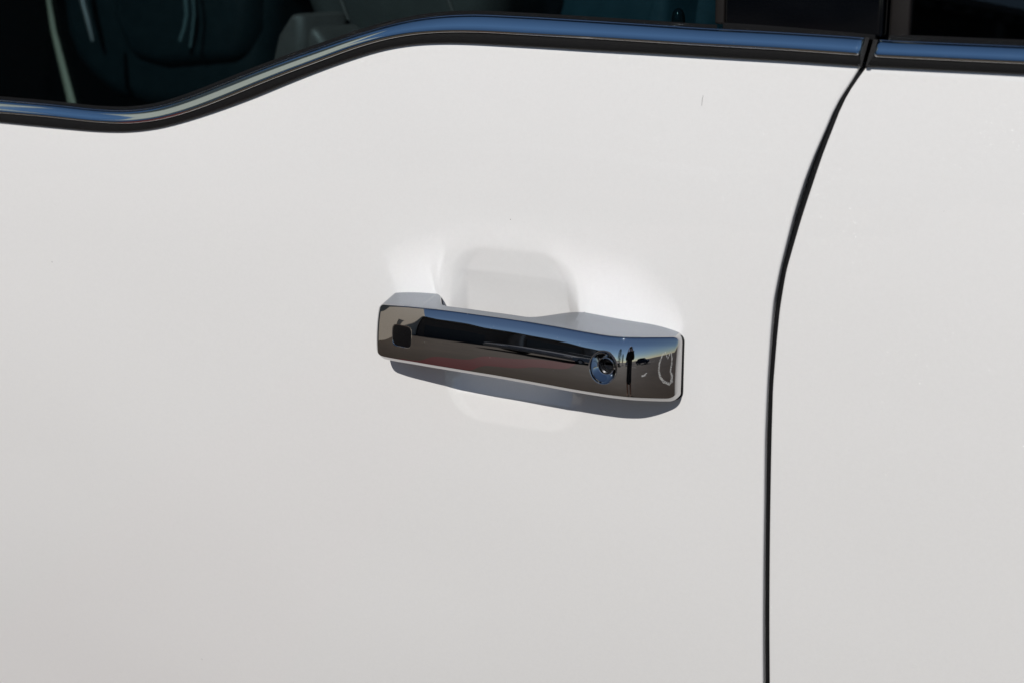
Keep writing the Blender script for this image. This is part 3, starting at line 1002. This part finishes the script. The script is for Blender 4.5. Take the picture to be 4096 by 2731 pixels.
# ------------------------------------------------------------------ cab interior behind the glass
cab = [(-1.15, 0.06, 0.55), (1.2, 0.06, 0.55), (1.2, 1.75, 0.55), (-1.15, 1.75, 0.55), (-1.15, 0.06, 1.85), (1.2, 0.06, 1.85), (1.2, 1.75, 1.85), (-1.15, 1.75, 1.85)]
lin = mesh("cabin_lining", cab, [(3, 2, 1, 0), (4, 5, 6, 7), (1, 2, 6, 5), (2, 3, 7, 6), (3, 0, 4, 7)], LINING, None, smooth=False)
tag(lin, kind="structure")

def padded(name, outline, y, depth, mat, parent, bev=0.02, lean=0.0):
    """upholstered cushion: an outline measured at distance y, with real thickness and rounded edges"""
    pts = [PXY(px, py, y) for px, py in outline]
    k = len(pts)
    zc = sum(p.z for p in pts)/k
    pts = [p + Vector((0, lean*(p.z - zc), 0)) for p in pts]
    v = pts + [p + Vector((0.03, depth, 0)) for p in pts]
    o = mesh(name, v, [tuple(range(k)), tuple(range(2*k - 1, k - 1, -1))] + [(i, (i + 1) % k, k + (i + 1) % k, k + i) for i in range(k)], mat, parent, smooth=False)
    bm = bmesh.new(); bm.from_mesh(o.data)
    bmesh.ops.bevel(bm, geom=[e for e in bm.edges if len(e.link_faces) == 2 and e.calc_face_angle(0) > 0.9], offset=bev, segments=5, profile=0.5, affect='EDGES', clamp_overlap=True)
    bm.to_mesh(o.data); bm.free()
    o.data.polygons.foreach_set("use_smooth", [True]*len(o.data.polygons))
    o.data.set_sharp_from_angle(angle=R(45))
    return o

ps = empty("passenger_seat", PXY(640, 440, 0.78), "near-black teal seat with pale piping, deep in the cab at the photo's upper left", "seat")
padded("backrest", [(190, -420), (212, -50), (235, 130), (275, 235), (340, 318), (430, 392), (600, 450), (900, 450), (1030, 400), (1062, 250), (1075, 100), (1085, -420)], 0.78, 0.14, LEATHER, ps, 0.03)
padded("cushion_panel", [(420, -420), (430, 60), (500, 240), (640, 275), (940, 250), (985, 120), (1000, -420)], 0.765, 0.05, LEATHER, ps, 0.02)
tube("trim_bar", [PXY(x, y, 0.755) for x, y in ((318, -90), (334, 10), (352, 80), (372, 165))], [0.0045, 0.005, 0.0045, 0.003], RIM, ps, 10)
tube("piping", [PXY(x, y, 0.742) for x, y in ((733, -90), (744, 0), (748, 60), (740, 110), (722, 165))], 0.0028, PIPING, ps, 10)
tube("piping", [PXY(x, y, 0.742) for x, y in ((762, -90), (774, 0), (778, 60), (772, 110), (762, 190))], 0.0018, PIPING, ps, 10)
fs = empty("front_seat", PXY(1500, 300, 0.46), "charcoal grey front seat with side bolsters right behind the chrome-trimmed window glass", "seat")
padded("backrest", [(1165, -420), (1190, 10), (1225, 100), (1300, 180), (1420, 260), (1900, 200), (1975, 60), (2040, -420)], 0.50, 0.16, LEATHER_CHAR, fs, 0.03)
padded("bolster", [(1072, 420), (1080, 240), (1102, 140), (1150, 62), (1175, 45), (1200, 70), (1204, 240), (1200, 420)], 0.44, 0.05, LEATHER_GREY, fs, 0.010)
padded("bolster", [(1214, 420), (1216, 240), (1226, 96), (1262, 128), (1292, 172), (1330, 300), (1340, 420)], 0.445, 0.05, LEATHER_GREY, fs, 0.010)
for (x0, x1) in ((1330, 1420), (1760, 1850)):
    tube("seam", [PXY(x0 + (x1 - x0)*t, lerp(-90, 150, t), 0.499) for t in (0, 0.25, 0.5, 0.75, 1)], 0.0022, LEATHER_GREY, fs, 8)
rs = empty("rear_seat", PXY(2480, 200, 0.62), "dark teal rear seat behind the glass, left of the black pillar cover", "seat")
padded("backrest", [(2035, -420), (2050, 10), (2090, 110), (2300, 190), (2870, 210), (2895, -420)], 0.62, 0.16, LEATHER_TEAL, rs, 0.03)
padded("bolster", [(2570, 240), (2585, 60), (2612, -30), (2640, -420), (2690, -420), (2668, -20), (2655, 80), (2650, 240)], 0.585, 0.05, LEATHER_TEAL, rs, 0.012)

# belt webbing hanging in the cab
b0 = [PXY(178, -120, 0.62), PXY(188, 10, 0.62), PXY(205, 120, 0.62), PXY(235, 240, 0.62), PXY(272, 385, 0.62), PXY(300, 500, 0.62)]
rows = []
for i, p in enumerate(b0):
    wd = 0.5*lerp(0.006, 0.016, i/(len(b0) - 1))
    rows.append([p + Vector((-wd, 0.004, 0)), p + Vector((-wd*0.25, 0.0, 0)), p + Vector((-wd*0.15, 0.0016, 0)), p + Vector((wd*0.2, 0.0, 0)), p + Vector((wd, 0.002, 0)), p + Vector((wd, 0.0035, 0)), p + Vector((-wd, 0.0055, 0))])
bw = loft("seat_belt", rows, WEBBING, None, closed=True, caps=True, sharp=60)
tag(bw, "pale beige belt strap hanging inside the window at the photo's upper left", "seat belt")

# ------------------------------------------------------------------ what the chrome mirrors: building, parked cars, trees, lamp post, photographer
bl = empty("building", (-9, -14, 0), "long beige stuccoed building mirrored along the chrome handle", "building")
def quadbox(name, a, b, depth, z0, z1, mat, parent, shift=0.0):
    a = Vector((*a, 0)); b = Vector((*b, 0))
    d = (b - a).normalized(); n = Vector((d.y, -d.x, 0))
    if n.x < 0: n = -n
    a = a + n*shift; b = b + n*shift
    v = [a, b, b - n*depth, a - n*depth]
    vv = [Vector((p.x, p.y, z0)) for p in v] + [Vector((p.x, p.y, z1)) for p in v]
    return mesh(name, vv, [(0, 1, 2, 3), (7, 6, 5, 4), (0, 4, 5, 1), (1, 5, 6, 2), (2, 6, 7, 3), (3, 7, 4, 0)], mat, parent, smooth=False)
BA, BB = Vector((-9.6, -9.0)), Vector((-3.2, -34.0))
quadbox("wall", BA, BB, 8.0, 0, 4.6, SHADED_WALL, bl)
quadbox("eave", BA, BB, 9.0, 4.6, 4.8, EAVE, bl, 0.5)
for k in range(40):
    quadbox("rafter_end", BA.lerp(BB, (k + 0.2)/40), BA.lerp(BB, (k + 0.6)/40), 0.4, 4.42, 4.598, EAVE, bl, 0.4)
w2 = quadbox("wing_wall", (-4.2, -1.6), (-9.9, -9.2), 6.0, 0, 5.4, STUCCO, bl)
quadbox("doorway", (-7.2, -5.6), (-8.0, -6.667), 0.1, 0.0, 2.2, DARK_DOOR, bl, 0.03)
for s0, s1, z1 in ((0.04, 0.24, 2.3), (0.30, 0.46, 3.2), (0.50, 0.66, 3.2), (0.70, 0.86, 3.2)):
    quadbox("doorway", BA.lerp(BB, s0), BA.lerp(BB, s1), 0.1, 0.0, z1, DARK_DOOR, bl, 0.03)
for s in (0.27, 0.48, 0.68, 0.88):
    quadbox("post", BA.lerp(BB, s), BA.lerp(BB, s + 0.008), 0.3, 0.0, 4.6, EAVE, bl, 0.3)

def make_car(name, loc, rz, col, label):
    t = empty(name, (0, 0, 0), label, "car", "cars parked on the lot")
    paint = simple("car_paint", col, 0.6, noise=0.05, spec=0.1)
    prof = [(-2.2, 0.35), (-2.25, 0.62), (-2.1, 0.88), (-1.7, 0.98), (-0.9, 0.98), (1.0, 0.98), (1.5, 0.94), (2.05, 0.82), (2.25, 0.6), (2.2, 0.35)]
    rows = [[Vector((x, s*0.88*(0.96 if z > 0.9 else 1.0), z)) for x, z in prof] for s in (-1, -0.96, 0.96, 1)]
    rows[0] = [Vector((p.x*0.985, p.y, lerp(0.62, p.z, 0.94))) for p in rows[0]]
    rows[3] = [Vector((p.x*0.985, p.y, lerp(0.62, p.z, 0.94))) for p in rows[3]]
    loft("body", rows, paint, t, closed=True, caps=True, sharp=35)
    cabp = [(-1.75, 0.97), (-1.25, 1.38), (-0.3, 1.46), (0.45, 1.42), (1.15, 0.97)]
    loft("cabin_glass", [[Vector((x, s*(0.80 - 0.28*(z - 0.97)), z)) for x, z in cabp] for s in (-1, 1)], CARGLASS, t, closed=True, caps=True, sharp=30)
    loft("roof", [[Vector((x, s*0.66, z + 0.012)) for x, z in ((-1.3, 1.37), (-0.3, 1.455), (0.5, 1.41), (0.5, 1.38), (-0.3, 1.42), (-1.3, 1.34))] for s in (-1, 1)], paint, t, closed=True, caps=True, sharp=30)
    for wx in (-1.35, 1.4):
        for s in (-1, 1):
            ring = [(0.20, 0.0), (0.32, 0.0), (0.33, 0.02), (0.33, 0.18), (0.32, 0.20), (0.20, 0.20)]
            rws = [[Vector((wx + r*math.cos(2*math.pi*k/24), s*(0.70 + w), 0.33 + r*math.sin(2*math.pi*k/24))) for r, w in ring] for k in range(25)]
            wh = loft("wheel", rws, TYRE, t, closed=True, sharp=40)
            rws = [[Vector((wx + r*math.cos(2*math.pi*k/20), s*y, 0.33 + r*math.sin(2*math.pi*k/20))) for k in range(20)] for r, y in ((0.205, 0.88), (0.18, 0.87), (0.05, 0.89), (0.005, 0.89))]
            loft("rim", rws, RIM, wh, closed=True, caps=True, sharp=40)
    for s in (-1, 1):
        rbox("tail_light", (-2.17, s*0.68, 0.78), (0.12, 0.30, 0.12), TAIL, t, 0.02)
        rbox("headlight", (2.12, s*0.66, 0.70), (0.16, 0.32, 0.11), LAMP, t, 0.02)
    t.location = loc; t.rotation_euler = (0, 0, rz)
    return t
make_car("parked_car", (-3.9, -11.5, 0), R(100), (0.20, 0.21, 0.23), "silver grey sedan beside the building, mirrored in the middle of the chrome handle")
make_car("parked_car", (1.0, -19.0, 0), R(95), (0.012, 0.012, 0.014), "black sedan far across the lot, mirrored between key lock and photographer")
make_car("parked_car", (6.2, -17.0, 0), R(80), (0.35, 0.35, 0.36), "pale grey sedan parked nearer the photographer's right, mirrored in the handle end")
make_car("parked_car", (12.0, -12.5, 0), R(70), (0.03, 0.035, 0.05), "dark blue sedan, rightmost car mirrored in the handle end")

random.seed(4)
def cypress(loc, h, w, label):
    t = empty("cypress_tree", loc, label, "tree", "trees behind the lot")
    tube("trunk", [Vector(loc) + Vector((0, 0, z)) for z in (0, h*0.3, h*0.6, h*0.9)], [0.12, 0.09, 0.06, 0.02], BARK, t, 8)
    v, f = [], []
    for i in range(1500):
        z = random.random()**0.8
        r = w*math.sin(math.pi*min(1, 0.12 + 0.88*z))**0.7*math.sqrt(random.random())*(0.8 + 0.4*random.random())
        a = random.random()*2*math.pi
        c = Vector((r*math.cos(a), r*math.sin(a), h*(0.10 + 0.9*z))) + Vector(loc)
        s = 0.14
        d1 = Vector((random.uniform(-1, 1), random.uniform(-1, 1), random.uniform(-1, 1))).normalized()*s
        d2 = Vector((random.uniform(-1, 1), random.uniform(-1, 1), random.uniform(0, 1.5))).normalized()*s*1.6
        b = len(v)
        v += [c - d1*0.5, c + d1*0.5, c + d2]
        f.append((b, b + 1, b + 2))
    mesh("crown", v, f, LEAF, t, smooth=False)
cypress((2.2, -26, 0), 8.0, 1.0, "tall dark cypress mirrored left of the photographer")
cypress((4.6, -30, 0), 5.5, 0.8, "shorter dark cypress mirrored just left of the photographer's head")
cypress((13.0, -27, 0), 6.0, 1.1, "dark cypress mirrored right of the photographer")

lp = empty("lamp_post", (11.5, -21, 0), "thin lot lamp post mirrored right of the photographer", "lamp post")
tube("pole", [(11.5, -21, 0), (11.5, -21, 4), (11.5, -21, 8)], [0.10, 0.08, 0.06], POLE, lp, 10)
rbox("lamp_head", (11.1, -21, 8.05), (0.9, 0.35, 0.14), POLE, lp, 0.03)

# photographer standing behind the camera
FH = Vector((FWD.x, FWD.y, 0)).normalized()
SIDE = Vector((RIGHT.x, RIGHT.y, 0))
base = Vector((CAM.x, CAM.y, 0)) - FH*0.30
pr = empty("person", base, "photographer in a long dark coat, mirrored in the chrome handle end", "person")
def W(s, f_, z):
    return base + SIDE*s + FH*f_ + Vector((0, 0, z))
def skinmesh(name, verts, edges, rad, mat, root):
    me = bpy.data.meshes.new(name)
    me.from_pydata([tuple(v) for v in verts], edges, [])
    o = bpy.data.objects.new(name, me)
    link(o, pr)
    o.modifiers.new("skin", 'SKIN')
    o.modifiers.new("sub", 'SUBSURF').levels = 2
    o.modifiers["sub"].render_levels = 2
    if not me.skin_vertices:
        bm = bmesh.new(); bm.from_mesh(me); bm.verts.layers.skin.verify(); bm.to_mesh(me); bm.free()
    for i, sv in enumerate(me.skin_vertices[0].data):
        r = rad[i]
        sv.radius = (r, r) if not isinstance(r, tuple) else r
        sv.use_root = (i == root)
    o.data.materials.append(mat)
    o.modifiers["skin"].use_smooth_shade = True
    return o
ZE = CAM.z
bv_ = [W(0, 0, 0.92), W(0, 0, 1.10), W(0, 0.0, 1.28), W(0, 0.02, 1.40), W(0, 0.05, ZE + 0.00), W(0, 0.06, ZE + 0.09), W(0, 0.05, ZE + 0.15)]
be = [(i, i + 1) for i in range(6)]
brad = [0.13, 0.12, 0.13, 0.055, 0.07, 0.085, 0.05]
for s in (-1, 1):
    b = len(bv_)
    bv_ += [W(s*0.09, 0, 0.86), W(s*0.10, 0.01, 0.48), W(s*0.10, -0.01, 0.30), W(s*0.11, -0.02, 0.08), W(s*0.12, 0.10, 0.035), W(s*0.125, 0.16, 0.03)]
    be += [(0, b)] + [(b + i, b + i + 1) for i in range(5)]
    brad += [0.085, 0.052, 0.055, 0.036, 0.035, 0.025]
    b = len(bv_)
    bv_ += [W(s*0.165, 0, 1.36), W(s*0.20, 0.07, 1.15), W(s*0.10, 0.20, ZE - 0.05), W(s*0.075, 0.22, ZE - 0.01)]
    be += [(2, b)] + [(b + i, b + i + 1) for i in range(3)]
    brad += [0.06, 0.045, 0.03, 0.035]
    # fingers closing round the camera body
    for k in range(4):
        c = len(bv_)
        bv_ += [W(s*0.072, 0.235, ZE + 0.012 - 0.016*k), W(s*0.055, 0.252, ZE + 0.012 - 0.016*k)]
        be += [(b + 3, c), (c, c + 1)]
        brad += [0.009, 0.008]
skinmesh("body", bv_, be, brad, SKIN, 0)
cv = [W(0, 0, 0.95), W(0, 0, 1.12), W(0, 0, 1.28), W(0, 0.0, 1.385), W(0, 0, 0.75), W(0, 0, 0.58)]
ce = [(0, 1), (1, 2), (2, 3), (0, 4), (4, 5)]
crad = [0.165, 0.16, 0.165, 0.08, 0.18, 0.17]
for s in (-1, 1):
    b = len(cv)
    cv += [W(s*0.165, 0, 1.34), W(s*0.20, 0.07, 1.15), W(s*0.12, 0.185, ZE - 0.10)]
    ce += [(2, b), (b, b + 1), (b + 1, b + 2)]
    crad += [0.085, 0.065, 0.045]
skinmesh("coat", cv, ce, crad, CLOTH, 0)
skinmesh("hair", [W(0, 0.03, ZE + 0.02), W(0, 0.02, ZE + 0.08), W(0, 0.04, ZE + 0.13)], [(0, 1), (1, 2)], [0.085, 0.098, 0.07], HAIR, 0)
pc = empty("photo_camera", CAM - FWD*0.10, "black camera held up by the mirrored photographer", "camera")
def cpt(r, u, f_):
    return CAM + RIGHT*r + UP*u + FWD*f_
def ring(rad, f_):
    return [cpt(rad*math.cos(2*math.pi*k/24), rad*math.sin(2*math.pi*k/24), f_) for k in range(24)]
loft("lens", [ring(0.036, -0.075), ring(0.036, -0.03), ring(0.038, -0.028), ring(0.038, -0.012), ring(0.032, -0.012), ring(0.030, -0.03)], BLACK_PLASTIC, pc, closed=True, sharp=40)
body = [[cpt(x*0.065, y*0.042, f_) for x, y in ((-1, -0.9), (-0.95, -1), (0.95, -1), (1, -0.9), (1, 0.75), (0.9, 0.85), (0.35, 0.9), (0.25, 1.3), (-0.25, 1.3), (-0.35, 0.9), (-0.9, 0.85), (-1, 0.75))] for f_ in (-0.125, -0.075)]
loft("camera_body", body, BLACK_PLASTIC, pc, closed=True, caps=True, sharp=40)
